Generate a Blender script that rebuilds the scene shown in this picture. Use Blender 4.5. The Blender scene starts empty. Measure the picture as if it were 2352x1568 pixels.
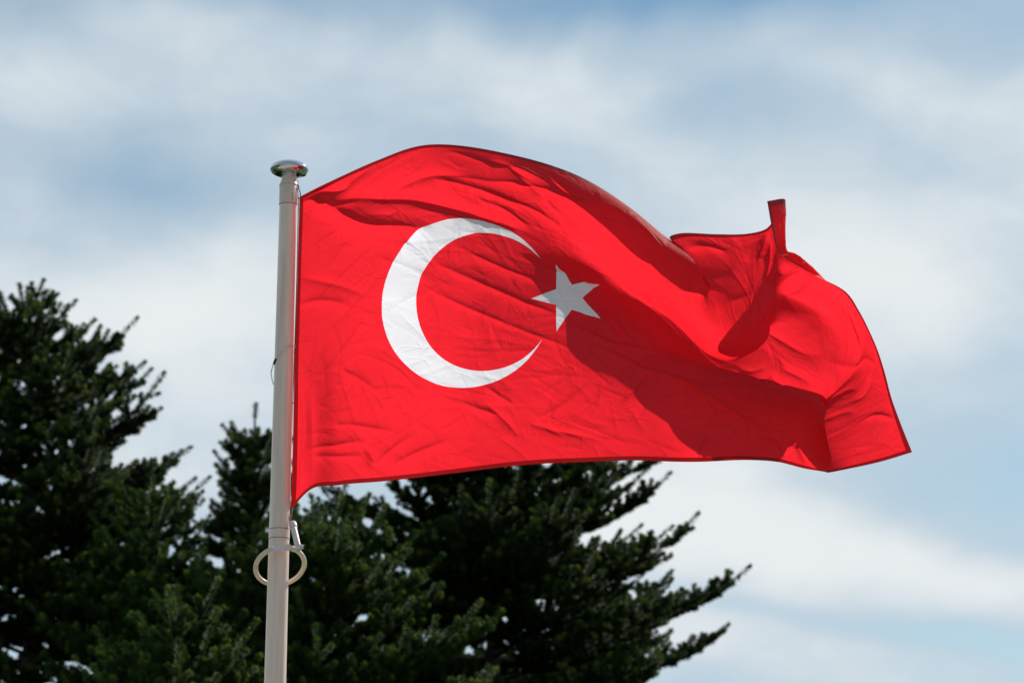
import bpy, math, random
import numpy as np
from mathutils import Vector, geometry

# ------------------------------------------------------------------ camera, world, sun, exposure
sc = bpy.context.scene
COL = sc.collection
R = math.radians
PITCH = R(16.0)
LENS, SENS = 83.0, 36.0
CAMZ = 1.6
PX_W, PX_H = 2352.0, 1568.0
F = LENS / SENS * PX_W

cam_d = bpy.data.cameras.new("camera")
cam_d.lens = LENS; cam_d.sensor_width = SENS
cam_d.clip_start = 0.1; cam_d.clip_end = 6000
cam_d.dof.use_dof = True
cam_d.dof.focus_distance = 10.95
cam_d.dof.aperture_fstop = 2.7
cam = bpy.data.objects.new("camera", cam_d)
COL.objects.link(cam)
cam.location = (0, 0, CAMZ)
cam.rotation_euler = (math.pi / 2 + PITCH, 0, 0)
sc.camera = cam

def P(px, py, Y):
    """point seen at photo position (px,py) that stands Y metres in front of the camera"""
    cx = (px - PX_W / 2) / F; cy = (PX_H / 2 - py) / F
    dx, dy, dz = cx, math.cos(PITCH) - cy * math.sin(PITCH), math.sin(PITCH) + cy * math.cos(PITCH)
    t = Y / dy
    return Vector((dx * t, Y, CAMZ + dz * t))

SUN_AZ, SUN_EL = R(45.0), R(40.0)          # azimuth measured from +Y (view direction) to the right
sd = Vector((math.sin(SUN_AZ) * math.cos(SUN_EL), math.cos(SUN_AZ) * math.cos(SUN_EL), math.sin(SUN_EL)))
sun_d = bpy.data.lights.new("sun", 'SUN')
sun_d.energy = 4.2; sun_d.angle = R(0.5); sun_d.color = (1.0, 0.94, 0.85)
sun = bpy.data.objects.new("sun", sun_d)
COL.objects.link(sun)
sun.rotation_euler = sd.to_track_quat('Z', 'Y').to_euler()
sun.location = sd * 50

sc.view_settings.view_transform = 'Standard'
sc.view_settings.look = 'None'
sc.view_settings.exposure = 0.0
sc.view_settings.gamma = 1.0
sc.view_settings.use_curve_mapping = False
try:
    sc.cycles.max_bounces = 10
    sc.cycles.transparent_max_bounces = 12
    sc.cycles.use_denoising = True
except Exception:
    pass

world = bpy.data.worlds.new("World")
sc.world = world
world.use_nodes = True
nt = world.node_tree
nt.nodes.clear()

class N:
    """tiny helper for building node trees"""
    def __init__(self, tree): self.t = tree
    def new(self, typ, **kw):
        n = self.t.nodes.new(typ)
        for k, v in kw.items(): setattr(n, k, v)
        return n
    def link(self, a, b): self.t.links.new(a, b)
    def m(self, op, a, b=None, c=None, clamp=False):
        n = self.new('ShaderNodeMath', operation=op); n.use_clamp = clamp
        for i, v in enumerate((a, b, c)):
            if v is None: continue
            if isinstance(v, (int, float)): n.inputs[i].default_value = v
            else: self.link(v, n.inputs[i])
        return n.outputs[0]
    def vm(self, op, a, b=None, scale=None):
        n = self.new('ShaderNodeVectorMath', operation=op)
        for i, v in enumerate((a, b)):
            if v is None: continue
            if isinstance(v, (tuple, list)): n.inputs[i].default_value = v
            else: self.link(v, n.inputs[i])
        if scale is not None:
            if isinstance(scale, (int, float)): n.inputs['Scale'].default_value = scale
            else: self.link(scale, n.inputs['Scale'])
        return n.outputs[0]
    def noise(self, vec, scale, detail=3.0, rough=0.5, dist=0.0):
        n = self.new('ShaderNodeTexNoise')
        n.inputs['Scale'].default_value = scale; n.inputs['Detail'].default_value = detail
        n.inputs['Roughness'].default_value = rough; n.inputs['Distortion'].default_value = dist
        if vec is not None: self.link(vec, n.inputs['Vector'])
        return n
    def mix(self, fac, a, b):
        n = self.new('ShaderNodeMix', data_type='RGBA')
        for s, v in ((n.inputs[0], fac), (n.inputs[6], a), (n.inputs[7], b)):
            if isinstance(v, (int, float)): s.default_value = v
            elif isinstance(v, (tuple, list)): s.default_value = tuple(v) + ((1,) if len(v) == 3 else ())
            else: self.link(v, s)
        return n.outputs[2]
    def ramp(self, fac, p0, p1, a=0.0, b=1.0):
        n = self.new('ShaderNodeMapRange', interpolation_type='SMOOTHSTEP')
        n.inputs[1].default_value = p0; n.inputs[2].default_value = p1
        n.inputs[3].default_value = a; n.inputs[4].default_value = b
        self.link(fac, n.inputs[0])
        return n.outputs[0]

w = N(nt)
SKY_STRENGTH = 0.1
tc = w.new('ShaderNodeTexCoord')
d = tc.outputs['Generated']
sky = w.new('ShaderNodeTexSky', sky_type='NISHITA')
sky.sun_disc = False
sky.sun_elevation = SUN_EL
sky.sun_rotation = SUN_AZ
sky.air_density = 1.0; sky.dust_density = 0.4; sky.ozone_density = 1.6
wa = w.noise(d, 9.0, 3.0, 0.55)
dw = w.vm('ADD', d, w.vm('SCALE', w.vm('SUBTRACT', wa.outputs['Color'], (0.5, 0.5, 0.5)), scale=0.05))
sep = w.new('ShaderNodeSeparateXYZ'); w.link(dw, sep.inputs[0])
az = w.m('MULTIPLY', w.m('ARCTAN2', sep.outputs[0], sep.outputs[1]), 57.2958)
el = w.m('MULTIPLY', w.m('ARCSINE', sep.outputs[2]), 57.2958)
def sky_angles(px, py):
    p = P(px, py, 100.0) - Vector((0, 0, CAMZ)); p.normalize()
    return math.degrees(math.atan2(p.x, p.y)), math.degrees(math.asin(p.z))
DEG = math.degrees(1.0 / F)
# cloud banks and clear gaps: centre, half-widths (degrees), tilt, density
BANKS = [
    (200, 200, 480, 130, 8, 0.08), (730, 200, 420, 150, -12, 0.07), (60, 190, 160, 120, 0, 0.08),
    (1250, 200, 300, 110, -15, 0.22), (330, 690, 620, 150, 4, 0.50), (450, 950, 420, 260, 0, 0.22),
    (1980, 610, 330, 140, -12, 0.36), (2120, 740, 230, 140, -20, 0.30), (2250, 250, 260, 90, -8, 0.24),
    (1760, 440, 420, 90, -6, 0.16), (1640, 1180, 430, 130, -10, 0.50), (2150, 1340, 500, 75, -12, 0.42),
    (1750, 1480, 420, 110, -6, 0.30), (1330, 1200, 400, 200, 0, 0.2), (2352, 420, 160, 120, 0, 0.1),
    (320, 385, 220, 75, 0, -0.22), (520, 440, 330, 60, -6, -0.07), (560, 10, 460, 70, 0, -0.34),
    (1600, -10, 680, 85, 0, -0.75), (2290, 110, 170, 80, 0, -0.22), (1750, 240, 260, 60, -10, -0.12),
    (2330, 1090, 190, 130, 10, -0.24), (2100, 1120, 200, 90, -10, -0.12), (1950, 1430, 480, 32, -13, -0.24),
    (2260, 1500, 200, 40, -14, -0.12), (30, 60, 140, 70, 0, -0.12), (1000, 330, 240, 60, 0, -0.10),
    (1420, 420, 200, 80, 0, -0.06), (1500, 330, 200, 70, 0, 0.06),
]
acc = None
for (px, py, hw, hh, tilt, amp) in BANKS:
    a0, e0 = sky_angles(px, py)
    ca, sa = math.cos(R(tilt)), math.sin(R(tilt))
    dx = w.m('SUBTRACT', az, a0); dy = w.m('SUBTRACT', el, e0)
    u = w.m('MULTIPLY_ADD', dx, ca / (hw * DEG), w.m('MULTIPLY', dy, sa / (hw * DEG)))
    v = w.m('MULTIPLY_ADD', dx, -sa / (hh * DEG), w.m('MULTIPLY', dy, ca / (hh * DEG)))
    q = w.m('MULTIPLY_ADD', u, u, w.m('MULTIPLY', v, v))
    g = w.m('MULTIPLY', w.m('EXPONENT', w.m('MULTIPLY', q, -1.0)), amp)
    acc = g if acc is None else w.m('ADD', acc, g)
st = w.vm('MULTIPLY', d, (1.0, 1.0, 2.0))
n1 = w.noise(st, 5.0, 3.0, 0.5, 0.3)
n2 = w.noise(st, 19.0, 4.0, 0.55, 0.5)
cl = w.m('ADD', acc, w.m('MULTIPLY_ADD', n1.outputs['Fac'], 0.5, w.m('MULTIPLY_ADD', n2.outputs['Fac'], 0.42, 0.02)))
front = w.ramp(sep.outputs[1], -0.4, 0.3)
cf = w.m('MULTIPLY', w.ramp(cl, -0.32, 0.82, 0.0, 1.0), w.m('MULTIPLY_ADD', front, 0.6, 0.4))
n3 = w.noise(st, 11.0, 3.0, 0.5, 0.2)
cloud_c = w.mix(w.ramp(w.m('ADD', cl, w.m('MULTIPLY', n3.outputs['Fac'], 0.3)), 0.55, 1.25), (5.3, 6.35, 7.25), (8.1, 8.5, 8.65))
blue = w.vm('MULTIPLY', sky.outputs[0], (0.84, 1.03, 0.97))
col = w.mix(cf, blue, cloud_c)
bg = w.new('ShaderNodeBackground')
bg.inputs['Strength'].default_value = SKY_STRENGTH
w.link(col, bg.inputs['Color'])
wo = w.new('ShaderNodeOutputWorld')
w.link(bg.outputs[0], wo.inputs['Surface'])

# ------------------------------------------------------------------ helpers
def mat(name):
    m = bpy.data.materials.new(name); m.use_nodes = True
    m.node_tree.nodes.clear()
    n = N(m.node_tree)
    out = n.new('ShaderNodeOutputMaterial')
    return m, n, out

def principled(name, col, rough=0.5, metal=0.0, var=0.06, scale=12.0, bump=0.0, bscale=60.0, coat=0.0, trans=0.0, streak=1.0):
    m, n, out = mat(name)
    b = n.new('ShaderNodeBsdfPrincipled')
    t = n.new('ShaderNodeTexCoord').outputs['Object']
    ns = n.noise(n.vm('MULTIPLY', t, (1.0, 1.0, streak)), scale, 4.0, 0.6)
    lo = tuple(c * (1 - var) for c in col); hi = tuple(min(1, c * (1 + var)) for c in col)
    n.link(n.mix(n.ramp(ns.outputs['Fac'], 0.3, 0.7), lo, hi), b.inputs['Base Color'])
    n.link(n.ramp(ns.outputs['Fac'], 0.2, 0.8, rough * 0.85, min(1, rough * 1.15)), b.inputs['Roughness'])
    b.inputs['Metallic'].default_value = metal
    b.inputs['Coat Weight'].default_value = coat
    b.inputs['Transmission Weight'].default_value = trans
    if bump:
        bp = n.new('ShaderNodeBump'); bp.inputs['Strength'].default_value = bump; bp.inputs['Distance'].default_value = 0.002
        n.link(n.noise(t, bscale, 3.0).outputs['Fac'], bp.inputs['Height'])
        n.link(bp.outputs[0], b.inputs['Normal'])
    n.link(b.outputs[0], out.inputs['Surface'])
    return m

def obj_from(name, verts, faces, m, parent=None, smooth=True, sharp=None):
    me = bpy.data.meshes.new(name)
    me.from_pydata([tuple(v) for v in verts], [], faces)
    me.update()
    if smooth:
        me.polygons.foreach_set('use_smooth', [True] * len(me.polygons))
    if sharp is not None:
        try: me.set_sharp_from_angle(angle=R(sharp))
        except Exception: pass
    me.materials.append(m)
    o = bpy.data.objects.new(name, me)
    COL.objects.link(o)
    if parent is not None:
        o.parent = parent
        o.matrix_parent_inverse = parent.matrix_world.inverted()
    return o

def mesh_np(name, V, T, m, parent=None):
    """fast triangle mesh from numpy arrays"""
    me = bpy.data.meshes.new(name)
    nv, ntr = len(V), len(T)
    me.vertices.add(nv); me.vertices.foreach_set('co', np.ascontiguousarray(V, dtype=np.float32).ravel())
    me.loops.add(ntr * 3); me.loops.foreach_set('vertex_index', np.ascontiguousarray(T, dtype=np.int32).ravel())
    me.polygons.add(ntr); me.polygons.foreach_set('loop_start', np.arange(0, ntr * 3, 3, dtype=np.int32))
    me.update(calc_edges=True); me.validate()
    me.materials.append(m)
    o = bpy.data.objects.new(name, me); COL.objects.link(o)
    if parent is not None:
        o.parent = parent
        o.matrix_parent_inverse = parent.matrix_world.inverted()
    return o

def thing(name, label, cat, loc=(0, 0, 0), group=None):
    o = bpy.data.objects.new(name, None); COL.objects.link(o)
    o.location = loc; o.empty_display_size = 0.1
    o['label'] = label; o['category'] = cat
    if group: o['group'] = group
    bpy.context.view_layer.update()
    return o

def lathe(profile, center, seg=64, axis=(0, 0, 1), cap=True):
    a = Vector(axis).normalized()
    e1 = a.orthogonal().normalized(); e2 = a.cross(e1)
    V, Fc = [], []
    c = Vector(center)
    for (r, z) in profile:
        for k in range(seg):
            t = 2 * math.pi * k / seg
            V.append(c + a * z + (e1 * math.cos(t) + e2 * math.sin(t)) * max(r, 1e-5))
    for i in range(len(profile) - 1):
        for k in range(seg):
            k2 = (k + 1) % seg
            Fc.append((i * seg + k, i * seg + k2, (i + 1) * seg + k2, (i + 1) * seg + k))
    if cap:
        Fc.append(tuple(range(seg - 1, -1, -1)))
        Fc.append(tuple((len(profile) - 1) * seg + k for k in range(seg)))
    return V, Fc

def tube(points, radius, seg=14, closed=False):
    pts = [Vector(p) for p in points]
    n = len(pts)
    rad = radius if isinstance(radius, (list, tuple)) else [radius] * n
    tang = []
    for i in range(n):
        a = pts[(i - 1) % n] if closed or i > 0 else pts[i]
        b = pts[(i + 1) % n] if closed or i < n - 1 else pts[i]
        tang.append((b - a).normalized())
    up = tang[0].orthogonal().normalized()
    V, Fc = [], []
    for i in range(n):
        up = (up - tang[i] * up.dot(tang[i])).normalized()
        sde = tang[i].cross(up)
        for k in range(seg):
            t = 2 * math.pi * k / seg
            V.append(pts[i] + (up * math.cos(t) + sde * math.sin(t)) * rad[i])
    m = n if closed else n - 1
    for i in range(m):
        j = (i + 1) % n
        for k in range(seg):
            k2 = (k + 1) % seg
            Fc.append((i * seg + k, i * seg + k2, j * seg + k2, j * seg + k))
    if not closed:
        Fc.append(tuple(range(seg - 1, -1, -1)))
        Fc.append(tuple((n - 1) * seg + k for k in range(seg)))
    return V, Fc

def spline(pts, n):
    """Catmull-Rom through pts"""
    p = [Vector(q) for q in pts]
    out = []
    m = len(p) - 1
    for i in range(n):
        t = i / (n - 1) * m
        k = min(int(t), m - 1); f = t - k
        p0, p1, p2, p3 = p[max(k - 1, 0)], p[k], p[k + 1], p[min(k + 2, m)]
        out.append(0.5 * ((2 * p1) + (p2 - p0) * f + (2 * p0 - 5 * p1 + 4 * p2 - p3) * f * f + (3 * p1 - p0 - 3 * p2 + p3) * f ** 3))
    return out

def box(c, ex, ey, ez, hx, hy, hz, bev=0.15):
    """chamfered block around c along axes ex,ey,ez with half sizes"""
    c = Vector(c); ex, ey, ez = Vector(ex).normalized(), Vector(ey).normalized(), Vector(ez).normalized()
    b = min(hx, hy, hz) * bev
    V, Fc = [], []
    ring = []
    for (zz, ins) in ((-hz, b), (-hz + b, 0), (hz - b, 0), (hz, b)):
        x, y = hx - ins, hy - ins
        k = b
        poly = [(x, y - k), (x - k, y), (-x + k, y), (-x, y - k), (-x, -y + k), (-x + k, -y), (x - k, -y), (x, -y + k)]
        ring.append([len(V) + i for i in range(8)])
        V += [c + ex * px + ey * py + ez * zz for (px, py) in poly]
    for a in range(3):
        for i in range(8):
            j = (i + 1) % 8
            Fc.append((ring[a][i], ring[a][j], ring[a + 1][j], ring[a + 1][i]))
    Fc.append(tuple(reversed(ring[0]))); Fc.append(tuple(ring[3]))
    return V, Fc

def join(*parts):
    V, Fc = [], []
    for (v, f) in parts:
        o = len(V); V += list(v); Fc += [tuple(i + o for i in q) for q in f]
    return V, Fc

# ------------------------------------------------------------------ ground
def ground():
    m, n, out = mat("lawn")
    b = n.new('ShaderNodeBsdfPrincipled')
    t = n.new('ShaderNodeTexCoord').outputs['Object']
    a = n.noise(t, 0.4, 5.0, 0.6)
    c = n.mix(n.ramp(a.outputs['Fac'], 0.35, 0.65), (0.035, 0.06, 0.018), (0.07, 0.10, 0.03))
    n.link(c, b.inputs['Base Color']); b.inputs['Roughness'].default_value = 0.9
    n.link(b.outputs[0], out.inputs['Surface'])
    S = 3000
    o = obj_from('ground', [(-S, -S, 0), (S, -S, 0), (S, S, 0), (-S, S, 0)], [(0, 1, 2, 3)], m, smooth=False)
    o['kind'] = 'structure'
    m, n, out = mat("bounce_paving")
    b = n.new('ShaderNodeBsdfPrincipled')
    t = n.new('ShaderNodeTexCoord').outputs['Object']
    br = n.new('ShaderNodeTexBrick')
    n.link(t, br.inputs['Vector'])
    br.inputs['Color1'].default_value = (0.46, 0.38, 0.30, 1); br.inputs['Color2'].default_value = (0.40, 0.33, 0.26, 1)
    br.inputs['Mortar'].default_value = (0.16, 0.15, 0.13, 1)
    br.inputs['Scale'].default_value = 1.6; br.inputs['Mortar Size'].default_value = 0.012
    n.link(br.outputs['Color'], b.inputs['Base Color']); b.inputs['Roughness'].default_value = 0.8
    n.link(b.outputs[0], out.inputs['Surface'])
    V, Fc = box((-1, 8.0, 0.0), (1, 0, 0), (0, 1, 0), (0, 0, 1), 4.5, 5.5, 0.06, 0.1)  # added unseen slab, sized and toned to bounce sun onto the lower pole
    o = obj_from('bounce_pavement', V, Fc, m, smooth=False)
    o['kind'] = 'structure'
ground()

# ------------------------------------------------------------------ flagpole
POLE_Y = 11.0
pole_top = P(663.5, 392, POLE_Y)           # height of the finial rim
PX0 = P(633, 1560, POLE_Y).x
PX1 = pole_top.x
PX = 0.5 * (PX0 + PX1)
ZR = pole_top.z
white_paint = principled('pole_paint', (0.82, 0.61, 0.515), 0.30, 0.0, 0.13, 26.0, 0.12, 90.0, 0.2, 0.0, 0.06)
cap_paint = principled('cap_paint', (0.76, 0.575, 0.49), 0.5, 0.0, 0.06, 30.0, 0.15, 160.0)
chrome = principled('chrome', (0.62, 0.64, 0.66), 0.06, 1.0, 0.02, 20.0)
seam_m = principled('seam_shadow_gap', (0.22, 0.16, 0.13), 0.7, 0.0, 0.1)
steel = principled('steel', (0.55, 0.53, 0.50), 0.3, 1.0, 0.1, 80.0)
dark_steel = principled('dark_steel', (0.10, 0.09, 0.09), 0.4, 0.8, 0.1, 80.0)
rubber = principled('black_rubber', (0.012, 0.012, 0.013), 0.55)
ring_plastic = principled('ring_plastic', (0.66, 0.56, 0.44), 0.4, 0.0, 0.08, 18.0, 0.1, 120.0)
pink_plastic = principled('weight_plastic', (0.70, 0.60, 0.57), 0.4, 0.0, 0.06, 30.0)

def rad(z):                                 # tapered shaft
    t = (z - 3.1) / (5.55 - 3.1)
    return 0.0510 + (0.0428 - 0.0510) * t

pole = thing('flagpole', 'tall white flagpole with a chrome disc on top, in front of the firs', 'flagpole', (PX, POLE_Y, 0))
ax = (PX, POLE_Y, 0)
zs = np.linspace(0.06, ZR - 0.178, 40)
V, Fc = lathe([(rad(z), z) for z in zs], ax, 64)
obj_from('shaft', V, Fc, white_paint, pole, sharp=40)
V, Fc = lathe([(0.0415, ZR - 0.1795), (0.0455, ZR - 0.1790), (0.0455, ZR - 0.085), (0.0448, ZR - 0.0835), (0.0415, ZR - 0.083)], ax, 64)
slv = obj_from('sleeve', V, Fc, cap_paint, pole, sharp=40)
# vertical slot in the sleeve
sx, sz0, sz1 = 0.0225, ZR - 0.170, ZR - 0.128
yy = POLE_Y - math.sqrt(0.0455 ** 2 - sx ** 2)
nrm = Vector((sx, yy - POLE_Y, 0)).normalized()
V, Fc = box((PX + sx, yy, (sz0 + sz1) / 2), (-nrm.y, nrm.x, 0), nrm, (0, 0, 1), 0.0011, 0.0009, (sz1 - sz0) / 2, 0.3)
obj_from('slot', V, Fc, seam_m, slv, smooth=False)
V, Fc = lathe([(0.043, ZR - 0.083), (0.0470, ZR - 0.0815), (0.0470, ZR - 0.077), (0.0455, ZR - 0.0745), (0.0372, ZR - 0.052),
               (0.0352, ZR - 0.046), (0.0352, ZR - 0.036), (0.033, ZR - 0.0355)], ax, 64)
obj_from('cap', V, Fc, cap_paint, pole, sharp=50)
V, Fc = lathe([(0.033, ZR - 0.036), (0.0365, ZR - 0.0345), (0.0372, ZR - 0.0325), (0.0365, ZR - 0.0305), (0.0325, ZR - 0.0295),
               (0.0315, ZR - 0.026), (0.0325, ZR - 0.0225), (0.0345, ZR - 0.0205), (0.038, ZR - 0.0200), (0.048, ZR - 0.0215), (0.060, ZR - 0.0205), (0.074, ZR - 0.0165),
               (0.086, ZR - 0.0095), (0.0925, ZR - 0.002), (0.0932, ZR - 0.0008), (0.0925, ZR + 0.0002), (0.0945, ZR + 0.0012), (0.0945, ZR + 0.003), (0.0935, ZR + 0.010), (0.089, ZR + 0.0195),
               (0.080, ZR + 0.0275), (0.066, ZR + 0.034), (0.045, ZR + 0.039), (0.02, ZR + 0.0415), (0.0005, ZR + 0.042)], ax, 96)
obj_from('finial_disc', V, Fc, chrome, pole, sharp=60)
# joint bands lower down
zj = P(640, 1226, POLE_Y).z
V, Fc = lathe([(rad(zj) - 0.002, zj - 0.022), (rad(zj) + 0.0014, zj - 0.0215), (rad(zj) + 0.0014, zj + 0.0195), (rad(zj) - 0.002, zj + 0.020)], ax, 64)
obj_from('joint_band', V, Fc, white_paint, pole, sharp=40)
for zz_, rr_ in ((zj + 0.0215, rad(zj) + 0.0008), (zj - 0.0235, rad(zj) + 0.0008), (ZR - 0.1815, 0.0436)):
    V, Fc = lathe([(rr_ - 0.003, zz_ - 0.0016), (rr_, zz_ - 0.0015), (rr_, zz_ + 0.0015), (rr_ - 0.003, zz_ + 0.0016)], ax, 64)
    obj_from('seam', V, Fc, seam_m, pole, sharp=40)
# small hook arm under the disc
h0 = Vector((PX + 0.030, POLE_Y - 0.020, ZR - 0.052)); h1 = Vector((PX + 0.070, POLE_Y - 0.055, ZR - 0.050)); h2 = Vector((PX + 0.088, POLE_Y - 0.060, ZR - 0.046))
hk = obj_from('hook_arm', *tube(spline([h0, (h0 + h1) / 2 + Vector((0, 0, 0.003)), h1], 10), 0.0034, 10), pink_plastic, pole)
obj_from('hook_tip', *tube([h1, (h1 + h2) / 2, h2], 0.0036, 10), rubber, hk)
# base plate and anchor nuts at the foot
V, Fc = box((PX, POLE_Y, 0.073), (1, 0, 0), (0, 1, 0), (0, 0, 1), 0.16, 0.16, 0.012, 0.3)
bp = obj_from('base_plate', V, Fc, steel, pole, smooth=False)
for (i, j) in ((-1, -1), (1, -1), (1, 1), (-1, 1)):
    V, Fc = lathe([(0.016, 0.086), (0.016, 0.1), (0.008, 0.1), (0.008, 0.118)], (PX + i * 0.12, POLE_Y + j * 0.12, 0), 6)
    obj_from('anchor_nut', V, Fc, steel, bp, smooth=False)

# ------------------------------------------------------------------ flag surface
# control net of the cloth: for each station along the fly (s, in hoist lengths) the rows from the
# bottom hem (v=0) to the top hem (v=1) as (photo x, photo y, metres behind the pole plane)
ROW_L = [0, .12, .25, .35, .45, .56, .66, .76, .86, .93, 1.0]             # rows of the smooth hoist half
ROWV = [0, .12, .24, .29, .36, .43, .50, .57, .64, .72, .80, .87, .93, 1.0]   # rows of the folded fly half
NET_L = [
 (0.00, [(668,1170,0),(670.5,1084,0),(673,990,0),(674.5,918,0),(676,847,0),(678.5,768,0),(681,696,0),(683,624,0),(685,553,0),(686.5,502,0),(688,452,0)]),
 (0.045, [(709,1126,-.05),(710,1045,-.05),(711,955,-.045),(711,890,-.03),(711,822,-.01),(712,742,0),(713,668,0),(715,595,0),(718,525,.0),(720,477,.01),(722,434,0)]),
 (0.12, [(775,1114,0),(775,1022,0),(775,928,0),(775,856,0),(775,785,0),(775,702,0),(776,630,0),(778,558,0),(780,492,.02),(782,446,.0),(786,404,.02)]),
 (0.25, [(878,1105,0),(878,1010,0),(878,905,-.01),(878,828,-.01),(878,750,-.01),(876,663,-.01),(874,587,0),(872,512,.02),(868,447,.04),(866,407,.03),(865,369,.05)]),
 (0.45, [(1036,1087,0),(1036,995,-.01),(1036,893,-.03),(1036,815,-.03),(1036,737,-.03),(1033,650,-.02),(1030,572,0),(1022,493,.03),(1010,420,.05),(1000,373,.07),(990,332,.10)]),
 (0.65, [(1195,1068,0),(1195,975,-.02),(1195,880,-.04),(1195,803,-.04),(1195,728,-.02),(1195,642,.02),(1192,570,.055),(1185,500,.065),(1175,437,.06),(1168,394,.07),(1160,352,.12)]),
 (0.85, [(1350,1060,0),(1348,966,-.02),(1348,865,-.04),(1347,790,-.03),(1345,720,.02),(1345,650,.11),(1340,592,.215),(1335,530,.12),(1335,475,.03),(1335,438,.04),(1335,407,.13)]),
 (1.00, [(1470,1057,.02),(1468,962,.0),(1470,872,.0),(1473,805,.05),(1478,745,.13),(1477,696,.28),(1467,655,.13),(1460,602,.02),(1452,545,-.02),(1443,490,.0),(1452,480,.15)]),
]
NET = [
 (1.10, [(1555,1060,0.06),(1556,965,0.02),(1558,868,-.02),(1560,828,.0),(1562,810,0.1),(1567,800,0.2),(1572,785,0.26),(1573,748,0.28),(1569,760,0.2),(1560,730,0.06),(1560,700,-.03),(1553,640,-.06),(1540,572,-.05),(1536,548,.12)]),
 (1.17, [(1612,1060,0.06),(1615,965,0.01),(1622,880,-0.05),(1626,846,-.03),(1632,836,0.08),(1640,850,0.25),(1648,842,0.29),(1641,798,0.31),(1633,818,0.17),(1625,797,0.03),(1618,740,-.05),(1612,680,-0.06),(1608,618,-0.06),(1566,566,0.06)]),
 (1.22, [(1655,1058,0.06),(1660,967,0.01),(1668,895,-0.05),(1671,862,-.05),(1678,850,.08),(1690,876,0.33),(1700,855,0.33),(1690,798,0.34),(1681,829,0.2),(1668,808,0.02),(1655,745,-0.05),(1622,668,-0.03),(1578,600,0.05),(1538,548,0.1)]),
 (1.29, [(1705,1056,0.07),(1712,970,0.01),(1722,910,-0.06),(1725,878,-.06),(1731,864,.07),(1745,896,0.365),(1756,852,0.36),(1742,785,.36),(1726,813,0.19),(1704,780,0.0),(1700,735,-0.03),(1676,670,0.0),(1625,590,0.08),(1560,536,0.11)]),
 (1.40, [(1790,1061,0.08),(1797,988,0.02),(1810,930,-0.05),(1814,900,-.05),(1822,888,.08),(1846,918,0.375),(1840,850,0.36),(1760,758,.36),(1768,766,0.2),(1748,738,0.04),(1735,690,0.01),(1722,635,0.04),(1690,580,0.09),(1650,538,0.11)]),
 (1.48, [(1850,1076,0.08),(1864,1012,0.02),(1880,955,-0.04),(1884,925,-.04),(1893,910,.10),(1905,930,0.375),(1908,850,0.355),(1840,745,0.37),(1768,705,0.3),(1780,690,0.1),(1767,650,0.06),(1756,600,0.07),(1742,565,0.1),(1715,537,0.11)]),
 (1.54, [(1895,1083,0.06),(1912,1058,-.01),(1897,985,-.03),(1897,938,.05),(1876,930,0.25),(1915,905,0.37),(1938,832,0.35),(1898,732,0.385),(1802,670,0.385),(1783,640,0.09),(1783,618,0.08),(1775,585,0.09),(1766,558,0.11),(1755,528,0.12)]),
 (1.58, [(1902,1085,0.08),(1896,1040,0.12),(1880,985,0.16),(1884,945,0.2),(1900,915,.30),(1948,872,0.36),(1958,812,0.33),(1923,730,0.345),(1852,668,0.33),(1790,628,0.16),(1785,606,0.11),(1782,581,0.1),(1776,552,0.11),(1768,518,0.12)]),
 (1.63, [(1940,1078,0.12),(1936,1020,0.15),(1946,955,0.2),(1955,920,0.23),(1965,880,0.28),(1975,838,0.32),(1972,792,0.3),(1935,728,0.27),(1880,663,0.24),(1823,615,0.15),(1803,592,0.13),(1795,573,0.12),(1790,540,0.12),(1790,486,0.13)]),
 (1.70, [(2018,1061,0.09),(2012,986,0.11),(2009,912,0.16),(2003,880,0.19),(1996,825,0.23),(1982,776,0.27),(1960,735,0.26),(1927,687,0.22),(1888,636,0.19),(1852,600,0.165),(1826,581,0.15),(1807,572,0.13),(1804,530,0.12),(1804,458,0.12)]),
 (1.78, [(2095,1038,0.04),(2066,965,0.06),(2043,898,0.1),(2034,862,0.13),(2017,807,0.17),(1997,760,0.19),(1975,717,0.2),(1942,669,0.18),(1880,636,0.16),(1838,613,0.13),(1806,593,0.11),(1785,575,0.08),(1774,530,0.04),(1762,462,0.02)]),
]
S_MAX = NET[-1][0]
G_M = 1.66                                   # hoist length of the cloth in metres (s, v unit)

def hermite(xk, yk, x):
    """C1 cubic through knots (finite-difference tangents, slightly relaxed)"""
    xk = np.asarray(xk, float); yk = np.asarray(yk, float); x = np.asarray(x, float)
    h = np.diff(xk); dl = (yk[1:] - yk[:-1]) / h[:, None]
    m = np.empty_like(yk)
    m[0], m[-1] = dl[0], dl[-1]
    m[1:-1] = (h[1:, None] * dl[:-1] + h[:-1, None] * dl[1:]) / (h[1:] + h[:-1])[:, None]
    k = np.clip(np.searchsorted(xk, x, side='right') - 1, 0, len(xk) - 2)
    t = ((x - xk[k]) / h[k])[:, None]; hh = h[k][:, None]
    t2, t3 = t * t, t ** 3
    return (2*t3-3*t2+1)*yk[k] + (t3-2*t2+t)*hh*m[k] + (-2*t3+3*t2)*yk[k+1] + (t3-t2)*hh*m[k+1]

NS, NV = 640, 360
sg = np.linspace(0, S_MAX, NS); vg = np.linspace(0, 1, NV)
ctrl = np.concatenate([
    np.array([hermite(ROW_L, np.array(row, float), ROWV) for (_, row) in NET_L]),
    np.array([[list(q) for q in row] for (_, row) in NET], float)])           # (ncol, nrow, 3)
ks = [c[0] for c in NET_L] + [c[0] for c in NET]
tmp = hermite(ks, ctrl.reshape(len(ks), -1), sg).reshape(NS, len(ROWV), 3)
grid = hermite(ROWV, tmp.transpose(1, 0, 2).reshape(len(ROWV), -1), vg).reshape(NV, NS, 3).transpose(1, 0, 2)

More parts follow.
